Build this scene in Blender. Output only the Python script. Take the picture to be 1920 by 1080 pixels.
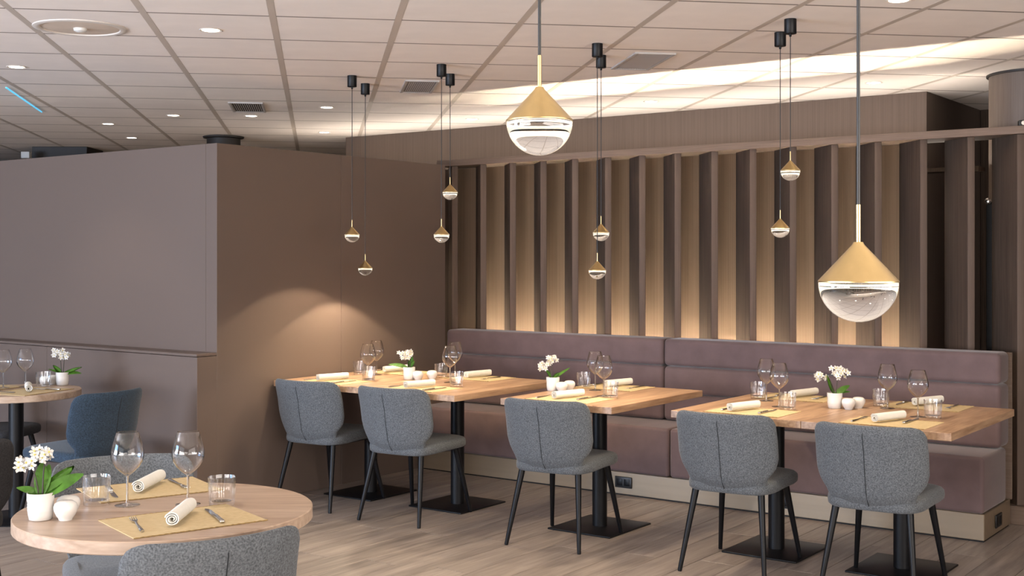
import bpy, bmesh, math, random
from mathutils import Vector, Matrix
random.seed(7)
PI = math.pi
scene = bpy.context.scene
for o in list(bpy.data.objects):
    bpy.data.objects.remove(o)
COL = scene.collection

# ------------------------------------------------------------------ camera
HC, FPX, YAW = 1.52, 2307.0, math.radians(36.06)
cam_d = bpy.data.cameras.new('camera')
cam = bpy.data.objects.new('camera', cam_d)
COL.objects.link(cam)
cam.location = (0, 0, HC)
cam.rotation_euler = (PI / 2, 0, YAW)
cam_d.sensor_width = 36.0
cam_d.lens = FPX / 1920 * 36.0
cam_d.shift_y = -(540 - 484.5) / 1920
cam_d.clip_start = 0.05
scene.camera = cam

def project(x, y, z):
    f = -math.sin(YAW) * x + math.cos(YAW) * y
    r = math.cos(YAW) * x + math.sin(YAW) * y
    if f < .2:
        return (-9e3, -9e3, f)
    return (960 + FPX * r / f, 484.5 - FPX * (z - HC) / f, f)

# ------------------------------------------------------------------ world, exposure, daylight, added fill
world = bpy.data.worlds.new('world')
scene.world = world
world.use_nodes = True
bg = world.node_tree.nodes['Background']
bg.inputs[0].default_value = (0.60, 0.74, 1.0, 1)
bg.inputs[1].default_value = 0.6
vs = scene.view_settings
vs.view_transform = 'Standard'
vs.look = 'None'
vs.gamma = 1.0
vs.use_curve_mapping = False
vs.exposure = 0.16

def area_light(name, loc, rot, sx, sy, power, color):
    d = bpy.data.lights.new(name, 'AREA')
    d.shape = 'RECTANGLE'
    d.size, d.size_y = sx, sy
    d.energy = power
    d.color = color
    o = bpy.data.objects.new(name, d)
    COL.objects.link(o)
    o.location = loc
    o.rotation_euler = rot
    return o
# bluish daylight from behind left; the neutral window beside it is added fill
DAY = (0.27, 0.56, 1.0)
area_light('window_daylight', (-7.6, -2.9, 1.45), (PI / 2, 0, 0), 3.6, 2.0, 330, DAY)
area_light('window_daylight', (-2.6, -2.9, 1.45), (PI / 2, 0, 0), 3.6, 2.0, 48, (.80, .90, 1.0))
# unseen fill added at the windows, tilted up to brighten the ceiling
area_light('window_ground_light', (-7.6, -2.85, 1.2), (PI / 2 + .75, 0, 0), 3.6, 1.4, 370, (1.0, .93, .88))
area_light('window_ground_light', (-2.6, -2.85, 1.2), (PI / 2 + .75, 0, 0), 3.6, 1.4, 270, (1.0, .94, .90))
area_light('window_ground_light', (2.8, 1.2, 1.2), (PI / 2 + .75, 0, PI / 2), 6.0, 1.4, 260, (1.0, .93, .88))
# added fill from the right, set at assumed glazing on that side
area_light('window_daylight', (2.85, 1.2, 1.45), (PI / 2, 0, PI / 2), 6.0, 2.0, 165, (1.0, .93, .86))

# ------------------------------------------------------------------ materials
MATS = {}
def new_mat(name):
    m = bpy.data.materials.new(name)
    m.use_nodes = True
    nt = m.node_tree
    b = nt.nodes['Principled BSDF']
    MATS[name] = m
    return m, nt, b

def plain(name, col, rough=.5, metal=0., bump=None, var=None, sheen=0., spec=None, aniso=None):
    """col linear rgb; var=(scale xyz, amount) brightness noise; bump=(scale xyz, strength, dist)"""
    m, nt, b = new_mat(name)
    b.inputs['Base Color'].default_value = (*col, 1)
    b.inputs['Roughness'].default_value = rough
    b.inputs['Metallic'].default_value = metal
    if spec is not None:
        b.inputs['Specular IOR Level'].default_value = spec
    if sheen:
        b.inputs['Sheen Weight'].default_value = sheen
        b.inputs['Sheen Roughness'].default_value = .4
    tc = nt.nodes.new('ShaderNodeTexCoord')
    def noise(scale, detail=4):
        mp = nt.nodes.new('ShaderNodeMapping')
        mp.inputs['Scale'].default_value = scale
        nt.links.new(tc.outputs['Object'], mp.inputs['Vector'])
        n = nt.nodes.new('ShaderNodeTexNoise')
        n.inputs['Scale'].default_value = 1
        n.inputs['Detail'].default_value = detail
        nt.links.new(mp.outputs[0], n.inputs['Vector'])
        return n
    if var:
        n = noise(var[0])
        r = nt.nodes.new('ShaderNodeValToRGB')
        lo, hi = 1 - var[1], 1 + var[1]
        r.color_ramp.elements[0].position = .3
        r.color_ramp.elements[1].position = .7
        r.color_ramp.elements[0].color = (*[c * lo for c in col], 1)
        r.color_ramp.elements[1].color = (*[c * hi for c in col], 1)
        nt.links.new(n.outputs['Fac'], r.inputs['Fac'])
        nt.links.new(r.outputs['Color'], b.inputs['Base Color'])
    if bump:
        n = noise(bump[0], 3)
        bp = nt.nodes.new('ShaderNodeBump')
        bp.inputs['Strength'].default_value = bump[1]
        bp.inputs['Distance'].default_value = bump[2]
        nt.links.new(n.outputs['Fac'], bp.inputs['Height'])
        nt.links.new(bp.outputs[0], b.inputs['Normal'])
    return m

def wood(name, dark, light, scale, rough=.45, rand=0., contrast=(.3, .7), bumpd=.0006):
    """grain stretched by `scale` (small number = long along that axis)"""
    m, nt, b = new_mat(name)
    b.inputs['Roughness'].default_value = rough
    if rough > .55:
        b.inputs['Specular IOR Level'].default_value = .22
    tc = nt.nodes.new('ShaderNodeTexCoord')
    oi = nt.nodes.new('ShaderNodeObjectInfo')
    off = nt.nodes.new('ShaderNodeVectorMath'); off.operation = 'SCALE'
    comb = nt.nodes.new('ShaderNodeCombineXYZ')
    for i in range(3):
        nt.links.new(oi.outputs['Random'], comb.inputs[i])
    nt.links.new(comb.outputs[0], off.inputs[0]); off.inputs['Scale'].default_value = 17.0
    add = nt.nodes.new('ShaderNodeVectorMath'); add.operation = 'ADD'
    nt.links.new(tc.outputs['Object'], add.inputs[0]); nt.links.new(off.outputs[0], add.inputs[1])
    def nz(k, detail, dist=0.):
        mp = nt.nodes.new('ShaderNodeMapping')
        mp.inputs['Scale'].default_value = [s * k for s in scale]
        nt.links.new(add.outputs[0], mp.inputs['Vector'])
        n = nt.nodes.new('ShaderNodeTexNoise')
        n.inputs['Scale'].default_value = 1; n.inputs['Detail'].default_value = detail
        n.inputs['Distortion'].default_value = dist
        nt.links.new(mp.outputs[0], n.inputs['Vector'])
        return n
    n1 = nz(1, 5, 1.2); n2 = nz(4.5, 4)
    mix = nt.nodes.new('ShaderNodeMath'); mix.operation = 'MULTIPLY_ADD'
    nt.links.new(n2.outputs['Fac'], mix.inputs[0]); mix.inputs[1].default_value = .45
    m2 = nt.nodes.new('ShaderNodeMath'); m2.operation = 'MULTIPLY'
    nt.links.new(n1.outputs['Fac'], m2.inputs[0]); m2.inputs[1].default_value = .55
    nt.links.new(m2.outputs[0], mix.inputs[2])
    r = nt.nodes.new('ShaderNodeValToRGB')
    r.color_ramp.elements[0].position = contrast[0]; r.color_ramp.elements[1].position = contrast[1]
    r.color_ramp.elements[0].color = (*dark, 1); r.color_ramp.elements[1].color = (*light, 1)
    nt.links.new(mix.outputs[0], r.inputs['Fac'])
    last = r.outputs['Color']
    if rand:
        hs = nt.nodes.new('ShaderNodeHueSaturation')
        mr = nt.nodes.new('ShaderNodeMapRange')
        mr.inputs['To Min'].default_value = 1 - rand; mr.inputs['To Max'].default_value = 1 + rand
        nt.links.new(oi.outputs['Random'], mr.inputs['Value'])
        nt.links.new(mr.outputs[0], hs.inputs['Value'])
        nt.links.new(last, hs.inputs['Color']); last = hs.outputs['Color']
    nt.links.new(last, b.inputs['Base Color'])
    bp = nt.nodes.new('ShaderNodeBump'); bp.inputs['Strength'].default_value = .35
    bp.inputs['Distance'].default_value = bumpd
    nt.links.new(mix.outputs[0], bp.inputs['Height']); nt.links.new(bp.outputs[0], b.inputs['Normal'])
    return m

def emit(name, col, power):
    m, nt, b = new_mat(name)
    b.inputs['Base Color'].default_value = (*col, 1)
    b.inputs['Emission Color'].default_value = (*col, 1)
    b.inputs['Emission Strength'].default_value = power
    return m

def thin_glass(name, tint=(1, 1, 1), gain=1.0, base=.02, bump=None, rough=.02, power=2.6):
    m, nt, b = new_mat(name)
    nt.nodes.remove(b)
    out = nt.nodes['Material Output']
    tr = nt.nodes.new('ShaderNodeBsdfTransparent'); tr.inputs[0].default_value = (*tint, 1)
    gl = nt.nodes.new('ShaderNodeBsdfGlossy'); gl.inputs['Roughness'].default_value = rough
    fr = nt.nodes.new('ShaderNodeLayerWeight'); fr.inputs['Blend'].default_value = .5
    pw = nt.nodes.new('ShaderNodeMath'); pw.operation = 'POWER'; pw.inputs[1].default_value = power
    nt.links.new(fr.outputs['Facing'], pw.inputs[0])
    ma = nt.nodes.new('ShaderNodeMath'); ma.operation = 'MULTIPLY_ADD'; ma.use_clamp = True
    ma.inputs[1].default_value = gain; ma.inputs[2].default_value = base
    nt.links.new(pw.outputs[0], ma.inputs[0])
    mx = nt.nodes.new('ShaderNodeMixShader')
    nt.links.new(ma.outputs[0], mx.inputs[0]); nt.links.new(tr.outputs[0], mx.inputs[1]); nt.links.new(gl.outputs[0], mx.inputs[2])
    if bump:
        tc = nt.nodes.new('ShaderNodeTexCoord')
        v = nt.nodes.new('ShaderNodeTexVoronoi'); v.inputs['Scale'].default_value = bump[0]
        nt.links.new(tc.outputs['Object'], v.inputs['Vector'])
        bp = nt.nodes.new('ShaderNodeBump'); bp.inputs['Strength'].default_value = bump[1]; bp.inputs['Distance'].default_value = .004
        nt.links.new(v.outputs['Distance'], bp.inputs['Height'])
        nt.links.new(bp.outputs[0], gl.inputs['Normal']); nt.links.new(bp.outputs[0], fr.inputs['Normal'])
    nt.links.new(mx.outputs[0], out.inputs[0])
    return m

def ribbed(name, dark, light, axis, freq, rough=.8, noise_sc=(3, 3, 3)):
    """fine woven ribs across an axis, with a soft irregularity"""
    m, nt, b = new_mat(name)
    b.inputs['Roughness'].default_value = rough
    tc = nt.nodes.new('ShaderNodeTexCoord')
    w = nt.nodes.new('ShaderNodeTexWave'); w.wave_type = 'BANDS'; w.bands_direction = axis
    w.inputs['Scale'].default_value = freq; w.inputs['Distortion'].default_value = .6
    w.inputs['Detail'].default_value = 2; w.inputs['Detail Scale'].default_value = 2
    nt.links.new(tc.outputs['Object'], w.inputs['Vector'])
    mp = nt.nodes.new('ShaderNodeMapping'); mp.inputs['Scale'].default_value = noise_sc
    nt.links.new(tc.outputs['Object'], mp.inputs['Vector'])
    n = nt.nodes.new('ShaderNodeTexNoise'); n.inputs['Scale'].default_value = 1; n.inputs['Detail'].default_value = 5
    nt.links.new(mp.outputs[0], n.inputs['Vector'])
    a = nt.nodes.new('ShaderNodeMath'); a.operation = 'MULTIPLY_ADD'
    nt.links.new(w.outputs['Fac'], a.inputs[0]); a.inputs[1].default_value = .45
    mm = nt.nodes.new('ShaderNodeMath'); mm.operation = 'MULTIPLY'; mm.inputs[1].default_value = .6
    nt.links.new(n.outputs['Fac'], mm.inputs[0]); nt.links.new(mm.outputs[0], a.inputs[2])
    r = nt.nodes.new('ShaderNodeValToRGB')
    r.color_ramp.elements[0].position = .2; r.color_ramp.elements[1].position = .85
    r.color_ramp.elements[0].color = (*dark, 1); r.color_ramp.elements[1].color = (*light, 1)
    nt.links.new(a.outputs[0], r.inputs['Fac']); nt.links.new(r.outputs['Color'], b.inputs['Base Color'])
    bp = nt.nodes.new('ShaderNodeBump'); bp.inputs['Strength'].default_value = .4; bp.inputs['Distance'].default_value = .001
    nt.links.new(w.outputs['Fac'], bp.inputs['Height']); nt.links.new(bp.outputs[0], b.inputs['Normal'])
    return m

wood('table_oak', (.25, .140, .080), (.51, .335, .21), (14, 1.3, 14), .38, rand=.05, contrast=(.36, .66))
wood('round_oak', (.30, .20, .135), (.54, .41, .31), (1.3, 14, 14), .36)
wood('floor_plank', (.130, .106, .092), (.365, .305, .262), (11, .9, 11), .42, rand=.07, contrast=(.27, .70))
wood('slat_edge', (.105, .075, .060), (.150, .110, .090), (60, 60, 1.2), .7, rand=.05)  # slat front ends lightened; light from the right is put into the colour
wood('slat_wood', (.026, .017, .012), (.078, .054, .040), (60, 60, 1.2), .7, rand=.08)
wood('slat_rail', (.125, .088, .067), (.205, .149, .117), (1.2, 60, 60), .7)
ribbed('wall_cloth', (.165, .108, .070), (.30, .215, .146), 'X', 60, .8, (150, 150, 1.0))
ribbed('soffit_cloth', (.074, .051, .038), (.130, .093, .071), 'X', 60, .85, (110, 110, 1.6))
plain('taupe_paint', (.122, .090, .075), .42, var=((.6, .6, .6), .03), spec=.35)
plain('dark_column', (.022, .018, .016), .6, var=((8, 8, 1), .1))
wood('column_veneer', (.085, .06, .045), (.16, .12, .094), (50, 50, 1.0), .55)
plain('tile_white', (.80, .735, .685), .9, var=((5, 5, 5), .03), bump=((160, 160, 160), .25, .001))
plain('runner_metal', (.52, .455, .395), .5, var=((3, 3, 3), .04))
plain('tee_dark', (.24, .20, .17), .7, var=((3, 3, 3), .05))  # flush bars in the tile joints, the gap's shadow put into their colour
plain('ceiling_void', (.045, .038, .034), .9, var=((3, 3, 3), .05))
plain('floor_base', (.06, .05, .045), .8, var=((3, 3, 3), .05))
plain('chair_fabric', (.090, .098, .107), .95, var=((190, 190, 190), .52), bump=((380, 380, 380), .6, .0012), sheen=.15)
plain('chair_fabric_navy', (.022, .040, .064), .95, var=((170, 170, 170), .5), bump=((380, 380, 380), .6, .0012), sheen=.15)
plain('chair_fabric_dark', (.026, .025, .027), .95, var=((170, 170, 170), .5), bump=((380, 380, 380), .6, .0012))
plain('seam_dark', (.015, .017, .02), .9, var=((50, 50, 50), .1))
plain('velvet', (.130, .084, .083), .82, var=((9, 2, 9), .12), bump=((140, 60, 140), .35, .0012), sheen=.35)
plain('black_metal', (.004, .004, .005), .42, var=((20, 20, 20), .1), spec=.25)
plain('black_plastic', (.012, .012, .013), .45, var=((20, 20, 20), .1))
plain('plinth_metal', (.30, .228, .155), .36, .55, var=((1.2, 30, 30), .05))
plain('brass', (.62, .46, .22), .32, 1.0, var=((60, 60, 4), .05))
plain('steel', (.55, .53, .50), .22, 1.0, var=((30, 30, 30), .05))
plain('ceramic', (.66, .64, .61), .22, var=((20, 20, 20), .01))
plain('napkin_cloth', (.70, .68, .62), .9, var=((40, 40, 40), .03), bump=((300, 300, 300), .3, .0008))
ribbed('placemat_weave', (.42, .31, .155), (.64, .50, .29), 'X', 75, .8, (60, 60, 60))
plain('placemat_hem', (.30, .20, .075), .8, var=((200, 200, 200), .3))
plain('leaf_green', (.10, .25, .03), .35, var=((25, 25, 25), .3))
plain('stem_dark', (.035, .030, .018), .6, var=((40, 40, 40), .2))
plain('petal_white', (.58, .56, .52), .55, var=((60, 60, 60), .04))
plain('flower_core', (.62, .52, .12), .6, var=((60, 60, 60), .1))
plain('soil', (.05, .035, .022), .95, var=((90, 90, 90), .3))
plain('lamp_dish', (.60, .50, .41), .55, var=((10, 10, 10), .05))
plain('lamp_white', (.62, .57, .52), .5, var=((10, 10, 10), .03))
plain('vent_grey', (.42, .39, .37), .5, var=((10, 10, 10), .04))
plain('wall_plain', (.30, .27, .25), .8, var=((1, 1, 1), .03))
plain('box_white', (.62, .62, .60), .5, var=((10, 10, 10), .02))
WARM = (1.0, .80, .56)
emit('downlight_glow', (1.0, .90, .76), 14)
emit('ring_glow', (1.0, .90, .72), 1.0)
emit('strip_glow', (1.0, .87, .66), 4600)
emit('cove_glow', (1.0, .89, .77), 30)
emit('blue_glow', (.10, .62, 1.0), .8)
emit('uplight_glow', (1.0, .80, .35), 10)
thin_glass('wine_glass_clear', gain=1.5, base=.022, power=2.7)
thin_glass('tumbler_glass', gain=1.0, base=.045, rough=.04, power=2.2)
thin_glass('window_pane', base=.02)
cm, cnt, cb = new_mat('crystal')
cb.inputs['Transmission Weight'].default_value = 1.0
cb.inputs['Roughness'].default_value = 0.0
cb.inputs['IOR'].default_value = 1.5
gm, gnt, gb = new_mat('pendant_glass')
gb.inputs['Transmission Weight'].default_value = 1.0
gb.inputs['Roughness'].default_value = 0.0
gb.inputs['IOR'].default_value = 1.46

# ------------------------------------------------------------------ mesh helpers
def mesh_from(verts, faces, smooth=False):
    me = bpy.data.meshes.new('mesh')
    me.from_pydata([tuple(v) for v in verts], [], faces)
    me.update()
    if smooth:
        me.polygons.foreach_set('use_smooth', [True] * len(me.polygons))
    return me

def bm_mesh(bm, smooth=False, angle=None):
    bmesh.ops.recalc_face_normals(bm, faces=bm.faces)
    me = bpy.data.meshes.new('mesh')
    bm.to_mesh(me); bm.free()
    if smooth:
        me.polygons.foreach_set('use_smooth', [True] * len(me.polygons))
        if angle:
            me.set_sharp_from_angle(angle=math.radians(angle))
    return me

def box_bm(x0, x1, y0, y1, z0, z1, bev=0., seg=2):
    bm = bmesh.new()
    bmesh.ops.create_cube(bm, size=1.0)
    for v in bm.verts:
        v.co = Vector(((x0 + x1) / 2 + v.co.x * (x1 - x0), (y0 + y1) / 2 + v.co.y * (y1 - y0), (z0 + z1) / 2 + v.co.z * (z1 - z0)))
    if bev:
        bmesh.ops.bevel(bm, geom=list(bm.edges), offset=bev, segments=seg, profile=.5, affect='EDGES')
    return bm

def box(x0, x1, y0, y1, z0, z1, bev=0., seg=2):
    return bm_mesh(box_bm(x0, x1, y0, y1, z0, z1, bev, seg), smooth=bev > 0 and seg > 1, angle=50)

def prism(poly, z0, z1, bev=0.):
    bm = bmesh.new()
    lo = [bm.verts.new((x, y, z0)) for x, y in poly]
    hi = [bm.verts.new((x, y, z1)) for x, y in poly]
    bm.faces.new(lo[::-1]); bm.faces.new(hi)
    n = len(poly)
    for i in range(n):
        bm.faces.new((lo[i], lo[(i + 1) % n], hi[(i + 1) % n], hi[i]))
    if bev:
        bmesh.ops.bevel(bm, geom=list(bm.edges), offset=bev, segments=2, profile=.5, affect='EDGES')
    return bm_mesh(bm, bev > 0, 50)

def lathe_bm(prof, n=32, mod=None, closed=False):
    """prof: list of (r, z); r=0 makes a pole"""
    bm = bmesh.new()
    rings = []
    for r, z in prof:
        if r < 1e-6:
            rings.append([bm.verts.new((0, 0, z))])
        else:
            ring = []
            for i in range(n):
                a = 2 * PI * i / n
                rr = r * (mod(a, z) if mod else 1)
                ring.append(bm.verts.new((rr * math.cos(a), rr * math.sin(a), z)))
            rings.append(ring)
    pairs = list(zip(rings[:-1], rings[1:]))
    if closed:
        pairs.append((rings[-1], rings[0]))
    for A, B in pairs:
        for i in range(n):
            j = (i + 1) % n
            if len(A) == 1 and len(B) == 1:
                continue
            if len(A) == 1:
                bm.faces.new((A[0], B[i], B[j]))
            elif len(B) == 1:
                bm.faces.new((A[i], A[j], B[0]))
            else:
                bm.faces.new((A[i], A[j], B[j], B[i]))
    return bm

def lathe(prof, n=32, mod=None, angle=40, closed=False):
    return bm_mesh(lathe_bm(prof, n, mod, closed), True, angle)

def tube_into(bm, pts, radii, n=8, cap=True):
    pts = [Vector(p) for p in pts]
    if not isinstance(radii, (list, tuple)):
        radii = [radii] * len(pts)
    rings = []
    for i, p in enumerate(pts):
        t = (pts[min(i + 1, len(pts) - 1)] - pts[max(i - 1, 0)]).normalized()
        ref = Vector((0, 0, 1)) if abs(t.z) < .9 else Vector((1, 0, 0))
        u = t.cross(ref).normalized(); w = t.cross(u).normalized()
        rings.append([bm.verts.new(p + (u * math.cos(2 * PI * k / n) + w * math.sin(2 * PI * k / n)) * radii[i]) for k in range(n)])
    for A, B in zip(rings[:-1], rings[1:]):
        for k in range(n):
            bm.faces.new((A[k], A[(k + 1) % n], B[(k + 1) % n], B[k]))
    if cap:
        bm.faces.new(rings[0]); bm.faces.new(rings[-1])

def tube(pts, radii, n=8):
    bm = bmesh.new()
    tube_into(bm, pts, radii, n)
    return bm_mesh(bm, True, 60)

def obj(name, me, mat=None, parent=None, loc=(0, 0, 0), rotz=0., rot=None):
    o = bpy.data.objects.new(name, me)
    COL.objects.link(o)
    if mat and not me.materials:
        me.materials.append(MATS[mat])
    o.location = loc
    o.rotation_euler = rot if rot else (0, 0, rotz)
    if parent:
        o.parent = parent
    return o

def tag(o, label, cat, group=None):
    o['label'] = label; o['category'] = cat
    if group:
        o['group'] = group
    return o

def thing(name, label, cat, loc=(0, 0, 0), rotz=0., group=None):
    o = bpy.data.objects.new(name, None)
    COL.objects.link(o)
    o.empty_display_size = .1
    o.location = loc; o.rotation_euler = (0, 0, rotz)
    return tag(o, label, cat, group)

def struct(name, me=None, mat=None, label=None):
    o = obj(name, me, mat) if me else bpy.data.objects.new(name, None)
    if not me:
        COL.objects.link(o)
    o['kind'] = 'structure'
    if label:
        o['label'] = label
    return o

def copy_tree(o, parent=None):
    c = o.copy(); COL.objects.link(c); c.parent = parent
    for ch in list(o.children):
        copy_tree(ch, c)
    return c

def spot(name, parent, loc, power, angle, blend=.35, color=WARM, radius=.03):
    d = bpy.data.lights.new(name, 'SPOT')
    d.energy = power; d.spot_size = math.radians(angle); d.spot_blend = blend
    d.color = color; d.shadow_soft_size = radius
    o = bpy.data.objects.new(name, d); COL.objects.link(o)
    o.location = loc
    if parent:
        o.parent = parent
    return o

# ------------------------------------------------------------------ floor of planks
CEIL = 2.66
X0, X1, Y0R, Y1R = -14.0, 3.0, -3.0, 14.0
floor = struct('floor', box(X0, X1, Y0R, Y1R, -.12, -.012), 'floor_base', 'grey-brown wooden plank floor')
PW, PL = .195, 1.38
plank_me = box(0, PW - .003, 0, PL - .003, -.012, 0, .0012, 1)
slots = []
for i in range(int((X1 - X0) / PW)):
    off = (i * .47) % 1.0 * PL
    x = X0 + i * PW
    y = Y0R - off
    while y < Y1R:
        cx, cy = x + PW / 2, y + PL / 2
        vis = False
        for (qx, qy) in ((x, y), (x + PW, y), (x, y + PL), (x + PW, y + PL), (cx, cy)):
            px, py, f = project(qx, qy, 0)
            if f > .2 and -60 < px < 1980 and 500 < py < 1120:
                vis = True
        hidden = (cy > 7.4) or (cx < -5.9 and cy > 5.0)
        slots.append((0 if (vis and not hidden) else 1, math.hypot(cx, cy), x, y))
        y += PL
slots.sort()
own = [s for s in slots[:290] if s[0] == 0]
for _, _, x, y in own:
    obj('plank', plank_me, 'floor_plank', floor, (x, y, 0))
rest = [s for s in slots if s not in own]
V, Fc = [], []
for _, _, x, y in rest:
    b0 = len(V)
    a, b2, c, d2 = x, min(x + PW - .003, X1), max(y, Y0R), min(y + PL - .003, Y1R)
    V += [(a, c, -.0002), (b2, c, -.0002), (b2, d2, -.0002), (a, d2, -.0002)]
    Fc.append((b0, b0 + 1, b0 + 2, b0 + 3))
fr = obj('plank_field', mesh_from(V, Fc), 'floor_plank', floor)
fr['kind'] = 'stuff'

# ------------------------------------------------------------------ ceiling of tiles on a grid turned 45 degrees
ceil = struct('ceiling', box(X0, X1, Y0R, Y1R, CEIL + .005, CEIL + .12), 'ceiling_void', 'suspended ceiling of off-white tiles')
TA, TB, A0, B0 = .633, .590, 5.897, .377     # depth pitch, lateral pitch, phase
def grid(a, b):
    return ((-a + b) / 2 ** .5, (a + b) / 2 ** .5)
RW = .034
tile_me = box(.0100, TA - .0100, -TB + RW / 2, -RW / 2, 0, .005)     # local x = depth, y = -lateral
tiles = []
for i in range(-24, 24):
    for j in range(-26, 26):
        a, b = A0 + i * TA, B0 + j * TB
        cs = [grid(a, b), grid(a + TA, b), grid(a, b + TB), grid(a + TA, b + TB)]
        c = grid(a + TA / 2, b + TB / 2)
        if not (X0 + .5 < c[0] < X1 - .5 and Y0R + .5 < c[1] < Y1R - .5):
            continue
        vis = any(f > 1 and -40 < px < 1960 and -60 < py < 305 for px, py, f in (project(q[0], q[1], CEIL) for q in cs))
        # the far wall hides what lies behind it
        if c[1] > 8.6 and -7.8 < c[0] < -2.6:
            vis = False
        tiles.append((0 if vis else 1, math.hypot(*c), a, b))
tiles.sort()
own = [t for t in tiles[:295] if t[0] == 0]
TROT = math.radians(135)
for _, _, a, b in own:
    g = grid(a, b)
    obj('ceiling_tile', tile_me, 'tile_white', ceil, (g[0], g[1], CEIL), TROT)
V, Fc = [], []
for t in tiles:
    if t in own:
        continue
    _, _, a, b = t
    b0 = len(V)
    for aa, bb in ((a + .010, b + RW / 2), (a + TA - .010, b + RW / 2), (a + TA - .010, b + TB - RW / 2), (a + .010, b + TB - RW / 2)):
        V.append((*grid(aa, bb), CEIL))
    Fc.append((b0, b0 + 1, b0 + 2, b0 + 3))
cf = obj('ceiling_tile_field', mesh_from(V, Fc), 'tile_white', ceil)
cf['kind'] = 'stuff'
for j in range(-17, 14):
    b = B0 + j * TB
    # clip the runner to the room rectangle
    lo, hi = -30., 30.
    lo = max(lo, (b - X1 * 2 ** .5), (Y0R * 2 ** .5 - b)); hi = min(hi, (b - X0 * 2 ** .5), (Y1R * 2 ** .5 - b))
    lo += .15; hi -= .15
    if hi - lo < .5:
        continue
    g = grid(lo, b)
    obj('ceiling_runner', box(0, hi - lo, -RW / 2 + .0005, RW / 2 - .0005, -.0007, .005), 'runner_metal', ceil, (g[0], g[1], CEIL), TROT)

for i in range(-24, 24):
    a = A0 + i * TA
    lo, hi = max(X0 * 2 ** .5 + a, Y0R * 2 ** .5 - a) + .15, min(X1 * 2 ** .5 + a, Y1R * 2 ** .5 - a) - .15
    if hi - lo < .5:
        continue
    g = grid(a, lo)
    obj('cross_tee', box(-.0100, .0100, -(hi - lo), 0, -.0002, .005), 'tee_dark', ceil, (g[0], g[1], CEIL), TROT)

# ------------------------------------------------------------------ left partition with ledge
PX, PY, PTOP = -5.80, 4.945, 2.2155
wl = struct('wall_left', None, None, 'taupe painted partition with a low ledge')
def wpart(name, me, mat, par=wl):
    return obj(name, me, mat, par)
wpart('panel', box(PX - .10, PX, PY, 6.0135, 0, PTOP, .0015, 1), 'taupe_paint')
wpart('panel', box(PX - .10, PX, 6.0165, 7.12, 0, PTOP, .0015, 1), 'taupe_paint')
wpart('panel', box(-8.6, PX - .102, PY, PY + .10, .94, PTOP, .0015, 1), 'taupe_paint')
wpart('panel', box(-12.4, -8.603, PY, PY + .10, .94, PTOP, .0015, 1), 'taupe_paint')
for a, b in ((-7.318, PX), (-8.85, -7.322), (-10.4, -8.854), (-12.4, -10.404)):
    wpart('wainscot_panel', box(a, b - (.0 if b != PX else .0), 4.795, PY + .0, 0, .933, .0015, 1), 'taupe_paint')
wpart('ledge_board', box(-12.4, PX, 4.792, PY - .001, .936, .952, .002, 1), 'taupe_paint')

# ------------------------------------------------------------------ slatted back wall
SY, PANY, RB, RT_ = 7.40, 7.635, 2.232, 2.278
wb = struct('wall_back', None, None, 'back wall of angled dark wood slats over fabric panels')
slat_x = [-1.81 + .2768 * 2 - .2768 * k for k in range(18)]     # front corners, right to left
T45 = .047 / 2 ** .5
LFIN = (PANY - .012 - SY - T45)
slat_me = prism([(0, 0), (T45, T45), (T45 - LFIN, T45 + LFIN), (-LFIN, LFIN)], .105, RB, .002)
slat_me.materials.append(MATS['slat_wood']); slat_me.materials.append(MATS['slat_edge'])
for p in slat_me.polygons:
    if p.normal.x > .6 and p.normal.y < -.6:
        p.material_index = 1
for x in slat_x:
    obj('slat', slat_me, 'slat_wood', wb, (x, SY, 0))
obj('top_rail', box(-6.1, -1.15, SY - .018, PANY + .03, RB, RT_, .002, 1), 'slat_rail', wb)
obj('sill', box(-5.79, -1.15, SY - .03, PANY + .03, 0, .104, .003, 1), 'slat_rail', wb)
# fabric panels behind the slats, one per bay
for x in slat_x[3:]:
    a, b = x - LFIN + .004, x - LFIN + .2768 - .004
    if x > -2.55 or x < -6.2:
        continue
    obj('fabric_panel', box(a, b, PANY, PANY + .02, .105, RB - .002, .001, 1), 'wall_cloth', wb)
obj('end_panel', box(-7.95, -6.17, PANY, PANY + .02, 0, RB - .002, .001, 1), 'slat_wood', wb)
# warm light strip at the foot of the fabric panels, hidden by the bench
for x in slat_x[3:]:
    if x > -2.55 or x < -5.75:
        continue
    a, b = x - LFIN + .035, x - LFIN + .2768 - .06
    me = box(a, b, PANY - .10, PANY - .08, .47, .482)
    obj('light_strip', me, 'strip_glow', wb)
# cove strip on the back of the screen
cv = mesh_from([(-8.0, 7.95, 2.0965), (-2.2, 7.95, 2.0965), (-2.2, 8.0, 2.0965), (-8.0, 8.0, 2.0965)], [(0, 1, 2, 3)])
obj('cove_strip', cv, 'cove_glow', wb)
obj('cove_channel', box(-8.05, -2.16, 7.90, 8.05, 2.07, 2.095), 'slat_wood', wb)

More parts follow.
